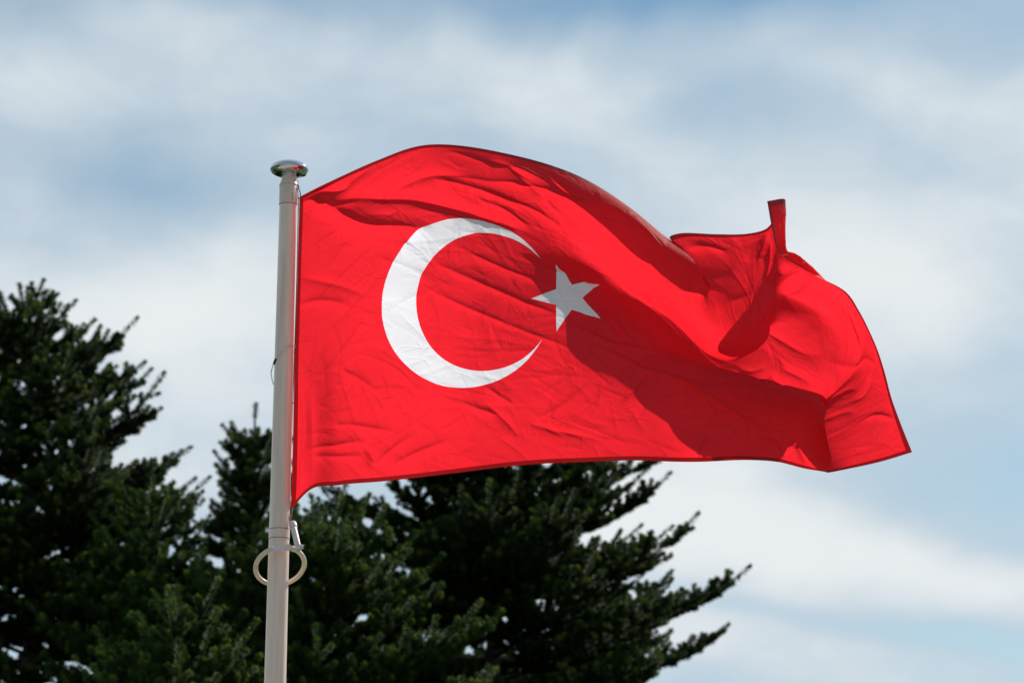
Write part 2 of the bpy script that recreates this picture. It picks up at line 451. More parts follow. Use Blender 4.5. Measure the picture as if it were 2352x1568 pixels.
def relax(g, it):
    """soften the net's kinks, edges slide only along themselves"""
    for _ in range(it):
        a = g.copy()
        a[1:-1, 1:-1] = 0.2 * (g[1:-1, 1:-1] + g[2:, 1:-1] + g[:-2, 1:-1] + g[1:-1, 2:] + g[1:-1, :-2])
        a[1:-1, 0] = (g[:-2, 0] + g[2:, 0] + 2 * g[1:-1, 0]) / 4
        a[1:-1, -1] = (g[:-2, -1] + g[2:, -1] + 2 * g[1:-1, -1]) / 4
        a[0, 1:-1] = (g[0, :-2] + g[0, 2:] + 2 * g[0, 1:-1]) / 4
        a[-1, 1:-1] = (g[-1, :-2] + g[-1, 2:] + 2 * g[-1, 1:-1]) / 4
        g = a
    return g
grid = relax(grid, 16)

cxy = (grid[..., 0] - PX_W / 2) / F; cyy = (PX_H / 2 - grid[..., 1]) / F
dyv = math.cos(PITCH) - cyy * math.sin(PITCH); dzv = math.sin(PITCH) + cyy * math.cos(PITCH)
lee = np.clip(sg / 0.55, 0, 1); lee = lee * lee * (3 - 2 * lee)      # the cloth swings out towards the viewer from the pole
Yv = POLE_Y + grid[..., 2] - 0.34 * lee[:, None]
W = np.stack([cxy * Yv / dyv, Yv, CAMZ + dzv * Yv / dyv], -1)                # world positions NS,NV,3

def grid_normals(W):
    du = np.gradient(W, axis=0); dv = np.gradient(W, axis=1)
    n = np.cross(du, dv); n /= np.maximum(np.linalg.norm(n, axis=-1, keepdims=True), 1e-9)
    return n
NRM = grid_normals(W)

# creases ------------------------------------------------------------
SS, VV = np.meshgrid(sg, vg, indexing='ij')
disp = np.zeros((NS, NV)); mark = np.zeros((NS, NV))
def add_crease(pts, h, wd, fade=True):
    """pts in (s,v); h metres, wd half-width in s,v units; a sharp-crested ridge that fades at its ends"""
    pts = np.asarray(pts, float)
    if len(pts) < 2: return
    pad = wd * 5
    i0, i1 = np.searchsorted(sg, [pts[:, 0].min() - pad, pts[:, 0].max() + pad])
    j0, j1 = np.searchsorted(vg, [pts[:, 1].min() - pad, pts[:, 1].max() + pad])
    if i1 <= i0 or j1 <= j0: return
    s = SS[i0:i1, j0:j1]; v = VV[i0:i1, j0:j1]
    best = np.full(s.shape, 1e9); along = np.zeros(s.shape)
    seg = np.linalg.norm(np.diff(pts, axis=0), axis=1); tot = seg.sum(); acc = 0
    for k in range(len(pts) - 1):
        a, b = pts[k], pts[k + 1]; e = b - a; L2 = e @ e + 1e-12
        t = np.clip(((s - a[0]) * e[0] + (v - a[1]) * e[1]) / L2, 0, 1)
        dd = np.hypot(s - a[0] - t * e[0], v - a[1] - t * e[1])
        mk = dd < best
        best = np.where(mk, dd, best); along = np.where(mk, (acc + t * seg[k]) / tot, along)
        acc += seg[k]
    env = np.sin(np.pi * np.clip(along * 0.92 + 0.04, 0, 1)) ** 0.6 if fade else 1.0
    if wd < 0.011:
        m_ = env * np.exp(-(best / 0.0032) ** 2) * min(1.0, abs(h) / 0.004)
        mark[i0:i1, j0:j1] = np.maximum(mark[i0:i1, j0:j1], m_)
    disp[i0:i1, j0:j1] += h * env * np.exp(-np.sqrt((best / wd) ** 2 + 0.03) + 0.173)

flat = grid.reshape(-1, 3)
def to_sv(px, py):
    d2 = (flat[:, 0] - px) ** 2 + (flat[:, 1] - py) ** 2
    near = np.where(d2 < max(d2.min() * 1.5, 9.0))[0]
    k = near[np.argmin(flat[near, 2] + 0.01 * np.sqrt(d2[near]))]
    return SS.reshape(-1)[k], VV.reshape(-1)[k]

CREASES = [  # (height mm, half-width in hoist lengths, photo points)
 (-24, .016, [(700,462),(731,462),(776,472),(815,467)]), (-30, .018, [(735,470),(762,479),(804,503),(849,522),(894,526),(973,526)]),
 (24, .014, [(694,452),(731,437),(793,429)]), (20, .014, [(776,462),(812,455),(874,451),(973,457),(1085,485),(1180,520)]),
 (9, .014, [(880,450),(930,422),(985,402),(1060,404)]), (8, .012, [(793,426),(820,402),(855,378)]),
 (-9, .011, [(1001,412),(1071,429),(1142,451),(1194,480)]), (-8, .010, [(1037,350),(1113,373),(1194,387),(1260,420)]),
 (-10, .011, [(1060,408),(1119,418),(1181,423),(1249,435),(1327,460),(1412,477)]), (-8, .010, [(1102,440),(1145,454),(1220,480),(1290,520)]),
 (8, .009, [(1119,370),(1159,378),(1215,412)]), (-8, .010, [(1102,460),(1159,485),(1210,520)]), (8, .009, [(1195,406),(1220,429),(1262,470)]),
 (7, .009, [(1262,405),(1300,440),(1345,462)]), (-7, .009, [(1230,440),(1275,480),(1330,520)]), (7, .010, [(1280,480),(1340,545),(1400,580)]),
 (-6, .008, [(1060,570),(1102,592),(1173,623),(1257,654)]), (-6, .008, [(1201,592),(1271,623),(1355,660),(1440,702)]),
 (-7, .009, [(1010,610),(1100,650),(1190,690),(1270,720)]), (-5, .008, [(980,660),(1080,710),(1200,760),(1310,800)]),
 (-9, .009, [(1312,748),(1353,765),(1397,789),(1441,796),(1500,806)]), (-7, .008, [(1353,792),(1441,827),(1485,850),(1558,868),(1654,906)]),
 (5, .007, [(1485,856),(1459,891),(1432,917)]), (-7, .008, [(1359,689),(1390,740),(1427,789)]), (6, .008, [(1400,707),(1427,742),(1459,786)]),
 (-7, .009, [(709,1032),(766,1025),(829,1013)]), (-6, .008, [(728,1049),(780,1048),(826,1046)]), (7, .008, [(839,1027),(848,1045),(855,1059)]),
 (-7, .009, [(902,1068),(960,1040),(1022,1013)]), (-6, .008, [(776,976),(840,980),(899,989)]), (-7, .009, [(791,853),(830,872),(858,892)]),
 (-6, .008, [(943,1002),(905,1030),(867,1062)]), (-6, .008, [(1114,889),(1145,908),(1177,929)]), (-6, .008, [(1057,919),(1100,938),(1149,954)]),
 (8, .008, [(1868,910),(1920,902),(1964,896)]), (5, .007, [(1738,797),(1824,797),(1904,797)]), (-6, .008, [(1562,866),(1617,899),(1672,932),(1755,992)]),
 (-12, .010, [(1583,574),(1621,568),(1665,576)]), (-14, .012, [(1555,668),(1606,671),(1653,671)]), (-9, .010, [(1606,665),(1650,642),(1680,618)]),
 (-7, .009, [(1650,715),(1685,691),(1723,674)]), (8, .010, [(1740,600),(1752,570),(1762,545)]), (-8, .010, [(1715,600),(1735,568),(1755,540)]),
 (7, .009, [(1762,640),(1768,600),(1770,560)]), (9, .009, [(1790,660),(1810,645),(1835,625)]), (-9, .010, [(1785,700),(1812,668),(1845,640)]),
 (7, .008, [(1700,845),(1730,850),(1760,842)]), (8, .007, [(1745,865),(1775,868),(1800,880)]), (8, .007, [(1800,850),(1830,862),(1862,880)]),
 (7, .007, [(1840,905),(1862,900),(1884,915)]), (-6, .008, [(1905,830),(1960,840),(2010,838)]), (6, .008, [(1890,955),(1930,948),(1960,950)]),
 (7, .008, [(1960,920),(1985,900),(2000,870)]), (-6, .008, [(1990,960),(2020,955),(2050,960)]), (-8, .012, [(1745,1053),(1752,1010),(1765,985)]),
 (-8, .010, [(1600,1060),(1608,1030),(1625,1005)]), (6, .009, [(1800,1055),(1790,1020),(1770,1000)]), (7, .009, [(1850,1065),(1835,1030),(1815,1005)]),
 (5, .012, [(712,900),(714,980),(716,1060),(712,1115)]), (5, .008, [(690,900),(694,960),(690,1040),(684,1120)]), (-5, .008, [(700,905),(702,1000),(697,1100)]),
 (5, .007, [(1120,930),(1160,965),(1190,1000)]), (5, .007, [(1225,975),(1260,985),(1290,1000)]), (-5, .007, [(1340,890),(1290,930),(1240,960)]),
 (5, .007, [(1380,1010),(1330,1000),(1260,985)]), (-6, .009, [(690,700),(740,690),(800,700)]), (5, .008, [(700,640),(760,652),(830,676)]),
]
for (h, wd, pts) in CREASES:
    q = [to_sv(*p) for p in pts]
    c = [np.array(a) for a in q]
    n = max(6, 5 * len(c))
    sp = spline([(a[0], a[1], 0) for a in c], n)
    add_crease([(p[0], p[1]) for p in sp], -h * 0.0023, wd)

rng = random.Random(11)
for k in range(760):                          # crumple: short jittered creases all over the cloth
    s0, v0 = rng.uniform(0.02, S_MAX - 0.03), rng.uniform(0.02, 0.98)
    pref = -0.42 if s0 < 1.1 else rng.choice((-0.5, 0.2, 1.1))
    a = pref + rng.gauss(0, 0.55) if rng.random() < 0.72 else rng.uniform(0, math.pi)
    L = rng.choice((0.06, 0.10, 0.16, 0.26)) * rng.uniform(0.6, 1.3)
    pts = [(s0, v0)]
    for i in range(5):
        a += rng.gauss(0, 0.12)
        pts.append((pts[-1][0] + math.cos(a) * L / 5, pts[-1][1] + math.sin(a) * L / 5))
    add_crease(pts, rng.choice((-1, 1)) * rng.uniform(0.0008, 0.0034) * (1.0 if s0 < 1.5 else 0.6), rng.uniform(0.0035, 0.0070))
for k in range(30):                           # a few broad soft undulations
    s0, v0 = rng.uniform(0.0, S_MAX), rng.uniform(0.0, 1.0)
    a = -0.4 + rng.gauss(0, 0.5); L = rng.uniform(0.2, 0.45)
    pts = [(s0 + math.cos(a) * L * t, v0 + math.sin(a) * L * t) for t in (0, .33, .66, 1)]
    add_crease(pts, rng.choice((-1, 1)) * rng.uniform(0.002, 0.005), rng.uniform(0.02, 0.035))
# stitched hems lie stiffer
stiff = np.clip(np.minimum(np.minimum(VV, 1 - VV), S_MAX - SS) / 0.03, 0.15, 1)
W = W + NRM * (disp * stiff)[..., None]
NRM = grid_normals(W)

# triangulation that follows the emblem outline and the hems ----------
OC, OR_, IC, IR = (0.5, 0.5), 0.25, (0.555, 0.5), 0.2045
dI = IC[0] - OC[0]
xi = (dI * dI + OR_ ** 2 - IR ** 2) / (2 * dI); yi = math.sqrt(OR_ ** 2 - xi ** 2)
a_o = math.atan2(yi, xi); a_i = math.atan2(yi, xi - dI)
outer = [(OC[0] + OR_ * math.cos(t), OC[1] + OR_ * math.sin(t)) for t in np.linspace(a_o, 2 * math.pi - a_o, 260)]
inner = [(IC[0] + IR * math.cos(t), IC[1] + IR * math.sin(t)) for t in np.linspace(2 * math.pi - a_i, a_i, 200)][1:-1]
cres = outer + inner
STC, STR = (0.797, 0.502), 0.1135
tips = []
for k in range(10):
    r = STR if k % 2 == 0 else STR * 0.382
    t = math.pi + k * math.pi / 5
    tips.append((STC[0] + r * math.cos(t), STC[1] + r * math.sin(t)))
star = []
for k in range(10):
    a, b = tips[k], tips[(k + 1) % 10]
    for t in np.linspace(0, 1, 26)[:-1]:
        star.append((a[0] + (b[0] - a[0]) * t, a[1] + (b[1] - a[1]) * t))
HEM = 0.0125
CS, CV = 520, 300
ps = np.linspace(0, S_MAX, CS); pv = np.linspace(0, 1, CV)
# put grid lines on the hem seams
def snap(arr, val): arr[np.argmin(np.abs(arr - val))] = val
snap(pv, HEM); snap(pv, 1 - HEM); snap(ps, S_MAX - HEM); snap(ps, 0.012)
gs, gv = np.meshgrid(ps, pv, indexing='ij')
pts2 = np.stack([gs.ravel(), gv.ravel()], 1)
keep = np.ones(len(pts2), bool)
ol = np.array(cres + star)
cell = S_MAX / CS
win = (pts2[:, 0] > 0.2) & (pts2[:, 0] < 0.95) & (pts2[:, 1] > 0.2) & (pts2[:, 1] < 0.8)
idx = np.where(win)[0]
for c0 in range(0, len(idx), 4000):
    ii = idx[c0:c0 + 4000]
    dd = ((pts2[ii][:, None, :] - ol[None]) ** 2).sum(-1).min(1)
    keep[ii] = dd > (0.55 * cell) ** 2
# only the emblem's neighbourhood needs a constrained triangulation; the rest is a plain grid
i_lo, i_hi = np.searchsorted(ps, [0.2, 0.95]); j_lo, j_hi = np.searchsorted(pv, [0.2, 0.8])
tri = []
for i in range(CS - 1):
    for j in range(CV - 1):
        if i_lo <= i < i_hi and j_lo <= j < j_hi: continue
        a, b, c, d_ = i * CV + j, (i + 1) * CV + j, (i + 1) * CV + j + 1, i * CV + j + 1
        if (i + j) % 2: tri += [(a, b, c), (a, c, d_)]
        else: tri += [(a, b, d_), (b, c, d_)]
inside = np.zeros((CS, CV), bool); inside[i_lo:i_hi + 1, j_lo:j_hi + 1] = True
sub = np.where(inside.ravel() & keep)[0]
sub_pts = [tuple(p) for p in pts2[sub]]
base = len(sub_pts)
vin = [Vector(p) for p in sub_pts + cres + star]
nC, nS = len(cres), len(star)
edges = [(base + k, base + (k + 1) % nC) for k in range(nC)] + [(base + nC + k, base + nC + (k + 1) % nS) for k in range(nS)]
cv, ce, cf_, ov, oe, of = geometry.delaunay_2d_cdt(vin, edges, [], 0, 1e-7)
newidx = {}
allp = list(map(tuple, pts2))
for k, o in enumerate(ov):
    if o and o[0] < base: newidx[k] = int(sub[o[0]])
    else:
        newidx[k] = len(allp); allp.append((cv[k][0], cv[k][1]))
for f in cf_:
    q = [newidx[i] for i in f]
    if len(q) == 3: tri.append(tuple(q))
PTS = np.array(allp); TRI = np.array(tri)
# uniform winding
A = PTS[TRI]
ar = (A[:, 1, 0] - A[:, 0, 0]) * (A[:, 2, 1] - A[:, 0, 1]) - (A[:, 1, 1] - A[:, 0, 1]) * (A[:, 2, 0] - A[:, 0, 0])
TRI[ar < 0] = TRI[ar < 0][:, ::-1]
TRI = TRI[np.abs(ar) > 1e-12]
def sample(G, p):
    x = np.clip(p[:, 0] / S_MAX * (NS - 1), 0, NS - 1.0001); y = np.clip(p[:, 1] * (NV - 1), 0, NV - 1.0001)
    i, j = x.astype(int), y.astype(int); fx, fy = (x - i)[:, None], (y - j)[:, None]
    return G[i, j] * (1-fx) * (1-fy) + G[i+1, j] * fx * (1-fy) + G[i, j+1] * (1-fx) * fy + G[i+1, j+1] * fx * fy
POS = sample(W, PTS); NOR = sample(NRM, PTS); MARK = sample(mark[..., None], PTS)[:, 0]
NOR /= np.maximum(np.linalg.norm(NOR, axis=1, keepdims=True), 1e-9)

CEN = PTS[TRI].mean(1)
def in_poly(c, poly):
    x, y = c[:, 0], c[:, 1]; r = np.zeros(len(c), bool)
    p = np.asarray(poly); q = np.roll(p, -1, 0)
    for (x0, y0), (x1, y1) in zip(p, q):
        if y0 == y1: continue
        k = ((y0 > y) != (y1 > y)) & (x < (x1 - x0) * (y - y0) / (y1 - y0) + x0)
        r ^= k
    return r
is_c = in_poly(CEN, cres); is_s = in_poly(CEN, star)
is_top = CEN[:, 1] > 1 - HEM; is_bot = (CEN[:, 1] < HEM) & ~is_top
is_fly = (CEN[:, 0] > S_MAX - HEM) & ~is_top & ~is_bot
is_hst = (CEN[:, 0] < 0.012) & ~is_top & ~is_bot

def cloth_mat(name, col, trans_col, wt, gloss, hem=False):
    m, n, out = mat(name)
    uv = n.new('ShaderNodeUVMap'); uv.uv_map = 'cloth'
    u = uv.outputs[0]
    # crumple relief: warped voronoi edges at two sizes plus weave
    wn = n.noise(u, 7.0, 3.0)
    wv = n.vm('ADD', u, n.vm('SCALE', n.vm('SUBTRACT', wn.outputs['Color'], (.5, .5, .5)), scale=0.10))
    hs = []
    for (scl, lo, hi) in ((7.0, 0.0, 0.10), (15.0, 0.0, 0.12)):
        vo = n.new('ShaderNodeTexVoronoi', feature='DISTANCE_TO_EDGE'); vo.inputs['Scale'].default_value = scl
        n.link(wv, vo.inputs['Vector'])
        gate = n.noise(u, scl * 0.6, 2.0)
        hs.append(n.m('MULTIPLY', n.ramp(vo.outputs['Distance'], lo, hi), n.ramp(gate.outputs['Fac'], 0.45, 0.68)))
    fine = n.noise(wv, 60.0, 4.0, 0.6)
    h = n.m('ADD', n.m('MULTIPLY', hs[0], 0.9), n.m('MULTIPLY_ADD', hs[1], 0.5, n.m('MULTIPLY', fine.outputs['Fac'], 0.3)))
    bp = n.new('ShaderNodeBump'); bp.inputs['Strength'].default_value = 0.6 if not hem else 0.3
    bp.inputs['Distance'].default_value = 0.0035
    n.link(h, bp.inputs['Height'])
    tone = n.noise(u, 3.5, 5.0, 0.6)
    tr = n.new('ShaderNodeBsdfTranslucent')
    tl = tuple(c * 0.93 for c in trans_col)
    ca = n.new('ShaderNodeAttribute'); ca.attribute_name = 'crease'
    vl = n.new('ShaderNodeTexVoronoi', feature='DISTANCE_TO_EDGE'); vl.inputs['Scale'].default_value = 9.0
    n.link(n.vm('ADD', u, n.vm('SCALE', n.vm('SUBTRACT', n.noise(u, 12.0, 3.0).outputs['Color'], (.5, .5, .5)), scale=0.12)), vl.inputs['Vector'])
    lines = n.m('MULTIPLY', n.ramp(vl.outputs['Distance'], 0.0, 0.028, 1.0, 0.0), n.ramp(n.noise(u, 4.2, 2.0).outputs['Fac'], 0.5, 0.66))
    crease_shade = n.m('MULTIPLY', n.m('MAXIMUM', ca.outputs['Fac'], n.m('MULTIPLY', lines, 0.7)), 0.0 if hem else (0.30 if col[1] < 0.5 else 0.14))
    dk = tuple(c * 0.35 for c in trans_col)  # fold shade and thicker cloth along creases, painted into the translucent colour
    n.link(n.mix(crease_shade, n.mix(n.ramp(tone.outputs['Fac'], 0.3, 0.7), tl, trans_col), dk), tr.inputs['Color'])
    n.link(bp.outputs[0], tr.inputs['Normal'])
    pr = n.new('ShaderNodeBsdfPrincipled')
    pr.inputs['Base Color'].default_value = tuple(col) + (1,)
    pr.inputs['Roughness'].default_value = gloss
    pr.inputs['Specular IOR Level'].default_value = 0.38
    n.link(bp.outputs[0], pr.inputs['Normal'])
    mx = n.new('ShaderNodeMixShader'); mx.inputs[0].default_value = wt
    n.link(pr.outputs[0], mx.inputs[1]); n.link(tr.outputs[0], mx.inputs[2])
    n.link(mx.outputs[0], out.inputs['Surface'])
    return m
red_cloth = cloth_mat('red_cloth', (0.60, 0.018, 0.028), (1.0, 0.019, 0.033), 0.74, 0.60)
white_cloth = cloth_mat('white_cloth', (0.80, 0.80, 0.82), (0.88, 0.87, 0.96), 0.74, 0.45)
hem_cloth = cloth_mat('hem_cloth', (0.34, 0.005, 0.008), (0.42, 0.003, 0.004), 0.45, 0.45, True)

flag = thing('flag', 'red flag with white crescent and star, blowing to the right from the white flagpole', 'flag', tuple(W[0, NV // 2]))
def cloth_part(name, mask, m, parent, shift=0.0):
    T = TRI[mask]
    used, inv = np.unique(T, return_inverse=True)
    T2 = inv.reshape(T.shape)
    V = POS[used] + NOR[used] * shift
    o = mesh_np(name, V, T2, m, parent)
    me = o.data
    me.polygons.foreach_set('use_smooth', np.ones(len(me.polygons), bool))
    ul = me.uv_layers.new(name='cloth')
    li = np.empty(len(me.loops), np.int32); me.loops.foreach_get('vertex_index', li)
    ul.data.foreach_set('uv', (PTS[used] * G_M)[li].astype(np.float32).ravel())
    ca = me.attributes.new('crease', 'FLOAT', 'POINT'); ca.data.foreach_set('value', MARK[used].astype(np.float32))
    me.normals_split_custom_set_from_vertices([tuple(x) for x in NOR[used]])
    return o
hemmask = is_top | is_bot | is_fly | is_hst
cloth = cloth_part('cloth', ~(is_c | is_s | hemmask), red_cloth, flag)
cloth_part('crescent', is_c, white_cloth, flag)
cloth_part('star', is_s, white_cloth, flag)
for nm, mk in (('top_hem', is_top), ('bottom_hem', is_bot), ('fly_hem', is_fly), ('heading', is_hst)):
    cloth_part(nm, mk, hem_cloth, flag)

# ------------------------------------------------------------------ hoist line, clips, ties
hoist_top = Vector(W[0, -1]); hoist_bot = Vector(W[0, 0])
cord_m = principled('cord', (0.10, 0.08, 0.075), 0.8, 0, 0.2, 200.0)

def snap_hook(name, label, a, b, wid, m, group):
    """wire snap hook from eye a to tip b"""
    a, b = Vector(a), Vector(b)
    ax_ = (b - a); L = ax_.length; ax_.normalize()
    side = Vector((1, 0.15, 0)); side = (side - ax_ * side.dot(ax_)).normalized()
    t = thing(name, label, 'snap hook', tuple(a), group)
    loop = []
    for k in range(28):
        q = 2 * math.pi * k / 28
        loop.append(a + ax_ * (L / 2 + L / 2 * math.cos(q)) + side * wid * math.sin(q) * (1.0 + 0.35 * math.cos(q)))
    obj_from('hook_body', *tube(loop, 0.0022, 10, True), m, t)
    g = [a + ax_ * L * 0.25 + side * wid * 0.55, a + ax_ * L * 0.5 + side * wid * 0.8, a + ax_ * L * 0.78 + side * wid * 0.85]
    obj_from('gate', *tube(spline(g, 8), 0.0019, 8), m, t)
    er = 0.0048
    eye = [a - ax_ * er + (ax_ * math.cos(q) + side * math.sin(q)) * er for q in [2 * math.pi * k / 16 for k in range(16)]]
    obj_from('eye', *tube(eye, 0.0014, 8, True), m, t)
    return t
top_eye = P(685.5, 431, POLE_Y - 0.01); top_tip = P(688, 456, POLE_Y)
snap_hook('snap_hook', 'dark snap hook holding the upper corner of the flag beside the pole top', top_eye, top_tip, 0.0062, dark_steel, 'snap hooks on the flag corners')
bot_eye = P(666.5, 1195, POLE_Y - 0.012); bot_tip = P(668.5, 1164, POLE_Y)
snap_hook('snap_hook', 'rusty steel snap hook holding the lower corner of the flag above the weight', bot_eye, bot_tip, 0.0062, principled('rusty_steel', (0.34, 0.20, 0.15), 0.45, 0.7, 0.25, 120.0), 'snap hooks on the flag corners')

hl = thing('hoist_line', 'short cord at the pole top and a thin dark line between the white pole and the flag', 'cord', tuple(top_eye))
cpts = [P(684, 413, POLE_Y - 0.012), P(684.6, 422, POLE_Y - 0.012), P(685.5, 430, POLE_Y - 0.012)]
obj_from('top_lead', *tube(spline(cpts, 8), 0.0016, 8), cord_m, hl)
run = []
for k in range(9):
    t = k / 8
    run.append(hoist_top.lerp(hoist_bot, t) + Vector((-0.006 + 0.002 * math.sin(5 * t), 0.012, 0)))
run[-1] = P(666, 1172, POLE_Y + 0.008)
obj_from('line', *tube(spline(run, 40), 0.0022, 8), cord_m, hl)  # thin dark line down the hoist edge

# toggle on the hoist edge
tg = thing('hoist_toggle', 'tiny grey toggle where the flag edge is tied to the pole, above the lower fold', 'toggle', tuple(P(671, 924, POLE_Y)))
V, Fc = tube([P(666, 928, POLE_Y - 0.02), P(669, 925.5, POLE_Y - 0.012), P(674, 925, POLE_Y - 0.006)], [0.0028, 0.0034, 0.002], 10)
obj_from('peg', V, Fc, steel, tg)
V, Fc = tube([P(669, 918, POLE_Y - 0.012), P(668.6, 925, POLE_Y - 0.013), P(669, 934, POLE_Y - 0.012)], 0.0013, 8)
obj_from('knot', V, Fc, cord_m, tg)

# clear plastic tie slung round the pole
clear, n, out = mat('clear_tubing')
b = n.new('ShaderNodeBsdfPrincipled')
t = n.new('ShaderNodeTexCoord').outputs['Object']
nz = n.noise(t, 60.0)
n.link(n.mix(nz.outputs['Fac'], (0.80, 0.86, 0.88), (0.92, 0.95, 0.96)), b.inputs['Base Color'])
b.inputs['Roughness'].default_value = 0.15; b.inputs['Transmission Weight'].default_value = 0.55; b.inputs['IOR'].default_value = 1.4
n.link(b.outputs[0], out.inputs['Surface'])
tie = thing('pole_tie', 'clear plastic tubing tie with a black sleeve slung around the pole halfway down the flag', 'tie', tuple(P(640, 830, POLE_Y)))
tp = [P(672, 793.5, POLE_Y - .028), P(661, 795.5, POLE_Y - .050), P(652.5, 801, POLE_Y - .056), P(643, 808.5, POLE_Y - .054), P(634.7, 819, POLE_Y - .040), P(631, 829, POLE_Y - .022),
      P(624.6, 847, POLE_Y - .004), P(622.6, 857, POLE_Y + .01), P(625, 871, POLE_Y + .032), P(630, 884, POLE_Y + .052), P(642, 880, POLE_Y + .068), P(658, 850, POLE_Y + .066), P(676, 806, POLE_Y + .03), P(678, 796, POLE_Y - .004)]
obj_from('tubing', *tube(spline(tp + [tp[0]], 90)[:-1], 0.0032, 10, True), clear, tie)
sl = obj_from('sleeve', *tube([P(633.5, 824, POLE_Y - .034), P(631, 830, POLE_Y - .024), P(628.6, 836, POLE_Y - .016)], [.0052, .0060, .0050], 12), rubber, tie)

# weight and ring at the lower corner
def Z7(x, y, Y): return P(551.25 + x * 0.1758, 1102.5 + y * 0.1758, Y)
wtY = POLE_Y - 0.035
wt = thing('flag_weight', 'pale capped plastic tube hanging from the lower flag corner above the beige ring', 'weight', tuple(Z7(690, 545, wtY)))
w0, w1 = Z7(686, 560, wtY + .012), Z7(757, 862, wtY - .075)
dirw = (w1 - w0).normalized()
obj_from('tube', *tube([w0 + (w1 - w0) * k for k in (0.1, .3, .6, .97, 1.0)], [.0148, .0148, .0148, .0148, .0135], 24), pink_plastic, wt, sharp=50)
obj_from('cap', *tube([w0 - dirw * .002, w0 + dirw * .002, w0 + dirw * .030, w0 + dirw * .032, w0 + dirw * .034], [.0165, .0186, .0190, .0182, .0150], 24), pink_plastic, wt, sharp=50)
cl0 = Z7(778, 882, wtY - .096)
eL = (Z7(830, 850, wtY - .096) - Z7(735, 915, wtY - .096)).normalized()
eU = Vector((-eL.z, 0, eL.x)); eN = eL.cross(eU)
cl_ = obj_from('clamp', *join(box(cl0, eL, eN, eU, .018, .012, .0075, .2), box(cl0 - eU * .0098, eL, eN, eU, .017, .014, .0018, .3)), steel, wt, smooth=False)
for q in (-.0085, .0065):
    V, Fc = lathe([(.0045, 0), (.0045, .004), (.0028, .004), (.0028, .0055)], cl0 + eL * q - eN * 0.0 + Vector((0, -.012, 0)), 8, (0, -1, 0))
    obj_from('bolt', V, Fc, steel, cl_, smooth=False)
V, Fc = tube([cl0 + eL * .012, cl0 + eL * .022, cl0 + eL * .026], [.0035, .0035, .002], 10)
obj_from('screw', V, Fc, steel, cl_)

rc = Z7(522, 1118, POLE_Y - .005)
ring = thing('pole_ring', 'beige tube ring looped loosely around the pole below the flag', 'ring', tuple(rc))
a1 = Z7(522 + 316, 1118 - 62, POLE_Y - .005) - rc
a2v = Z7(522 - 12, 1118 - 190, POLE_Y - .005) - rc
RR = a1.length
dep = math.sqrt(max(RR * RR - a2v.length ** 2, 0.0001))
a2 = a2v + Vector((0, -dep, 0))
def rp(deg): return rc + a1 * math.cos(R(deg)) + a2 * math.sin(R(deg))
arc = [rp(q) for q in np.linspace(98, 98 + 313, 80)]
rt = obj_from('tube', *tube(arc, 0.0115, 20), ring_plastic, ring, sharp=50)
# collar where the tube ends, flat strap, ferrule
pa, pb, pc, pd = rp(99), rp(86), rp(62), rp(50)
def oriented_box(a, b, hy, hz, bev=.2):
    a, b = Vector(a), Vector(b); e = (b - a); L = e.length / 2; e.normalize()
    up = Vector((0, 0, 1)); up = (up - e * up.dot(e)).normalized()
    return box((a + b) / 2, e, e.cross(up), up, L, hy, hz, bev)
strap_m, n, out = mat('anodised_strap')
b = n.new('ShaderNodeBsdfPrincipled')
t = n.new('ShaderNodeTexCoord').outputs['Object']
nz = n.noise(t, 30.0)
n.link(n.mix(nz.outputs['Fac'], (0.70, 0.45, 0.45), (0.62, 0.50, 0.60)), b.inputs['Base Color'])
b.inputs['Metallic'].default_value = 0.85; b.inputs['Roughness'].default_value = 0.22
n.link(b.outputs[0], out.inputs['Surface'])
st_ = obj_from('strap', *oriented_box(pa, pc, .0018, .0085), strap_m, ring, smooth=False)
fe = obj_from('ferrule', *oriented_box(rp(71), rp(58), .0125, .0145, .25), pink_plastic, ring, smooth=False)
fe2 = obj_from('end_collar', *tube([rp(55), rp(50), rp(45)], [.0135, .0140, .0130], 16), pink_plastic, ring, sharp=50)

# ------------------------------------------------------------------ fir trees
def fir_material(name, c0, c1, c2):
    m, n, out = mat(name)
    t = n.new('ShaderNodeTexCoord').outputs['Object']
    a = n.noise(t, 1.6, 4.0, 0.6); b_ = n.noise(t, 9.0, 3.0, 0.6)
    c = n.mix(n.ramp(a.outputs['Fac'], 0.35, 0.65), c0, c1)
    c = n.mix(n.ramp(b_.outputs['Fac'], 0.52, 0.72), c, c2)
    at = n.new('ShaderNodeAttribute'); at.attribute_name = 'fresh_growth'
    c = n.mix(at.outputs['Fac'], c, (0.20, 0.26, 0.035))
    p = n.new('ShaderNodeBsdfPrincipled'); n.link(c, p.inputs['Base Color'])
    p.inputs['Roughness'].default_value = 0.65; p.inputs['Specular IOR Level'].default_value = 0.1
    tr = n.new('ShaderNodeBsdfTranslucent'); n.link(c, tr.inputs['Color'])
    mx = n.new('ShaderNodeMixShader'); mx.inputs[0].default_value = 0.42
    n.link(p.outputs[0], mx.inputs[1]); n.link(tr.outputs[0], mx.inputs[2])
    n.link(mx.outputs[0], out.inputs['Surface'])
    return m
fir_dark = fir_material('needles_dark', (0.012, 0.030, 0.012), (0.026, 0.054, 0.014), (0.07, 0.11, 0.015))
fir_mid = fir_material('needles_green', (0.022, 0.052, 0.016), (0.042, 0.084, 0.018), (0.10, 0.15, 0.02))
bark = principled('bark', (0.055, 0.042, 0.034), 0.9, 0, 0.3, 14.0, 0.8, 40.0)

def unit(a): return a / np.maximum(np.linalg.norm(a, axis=-1, keepdims=True), 1e-9)

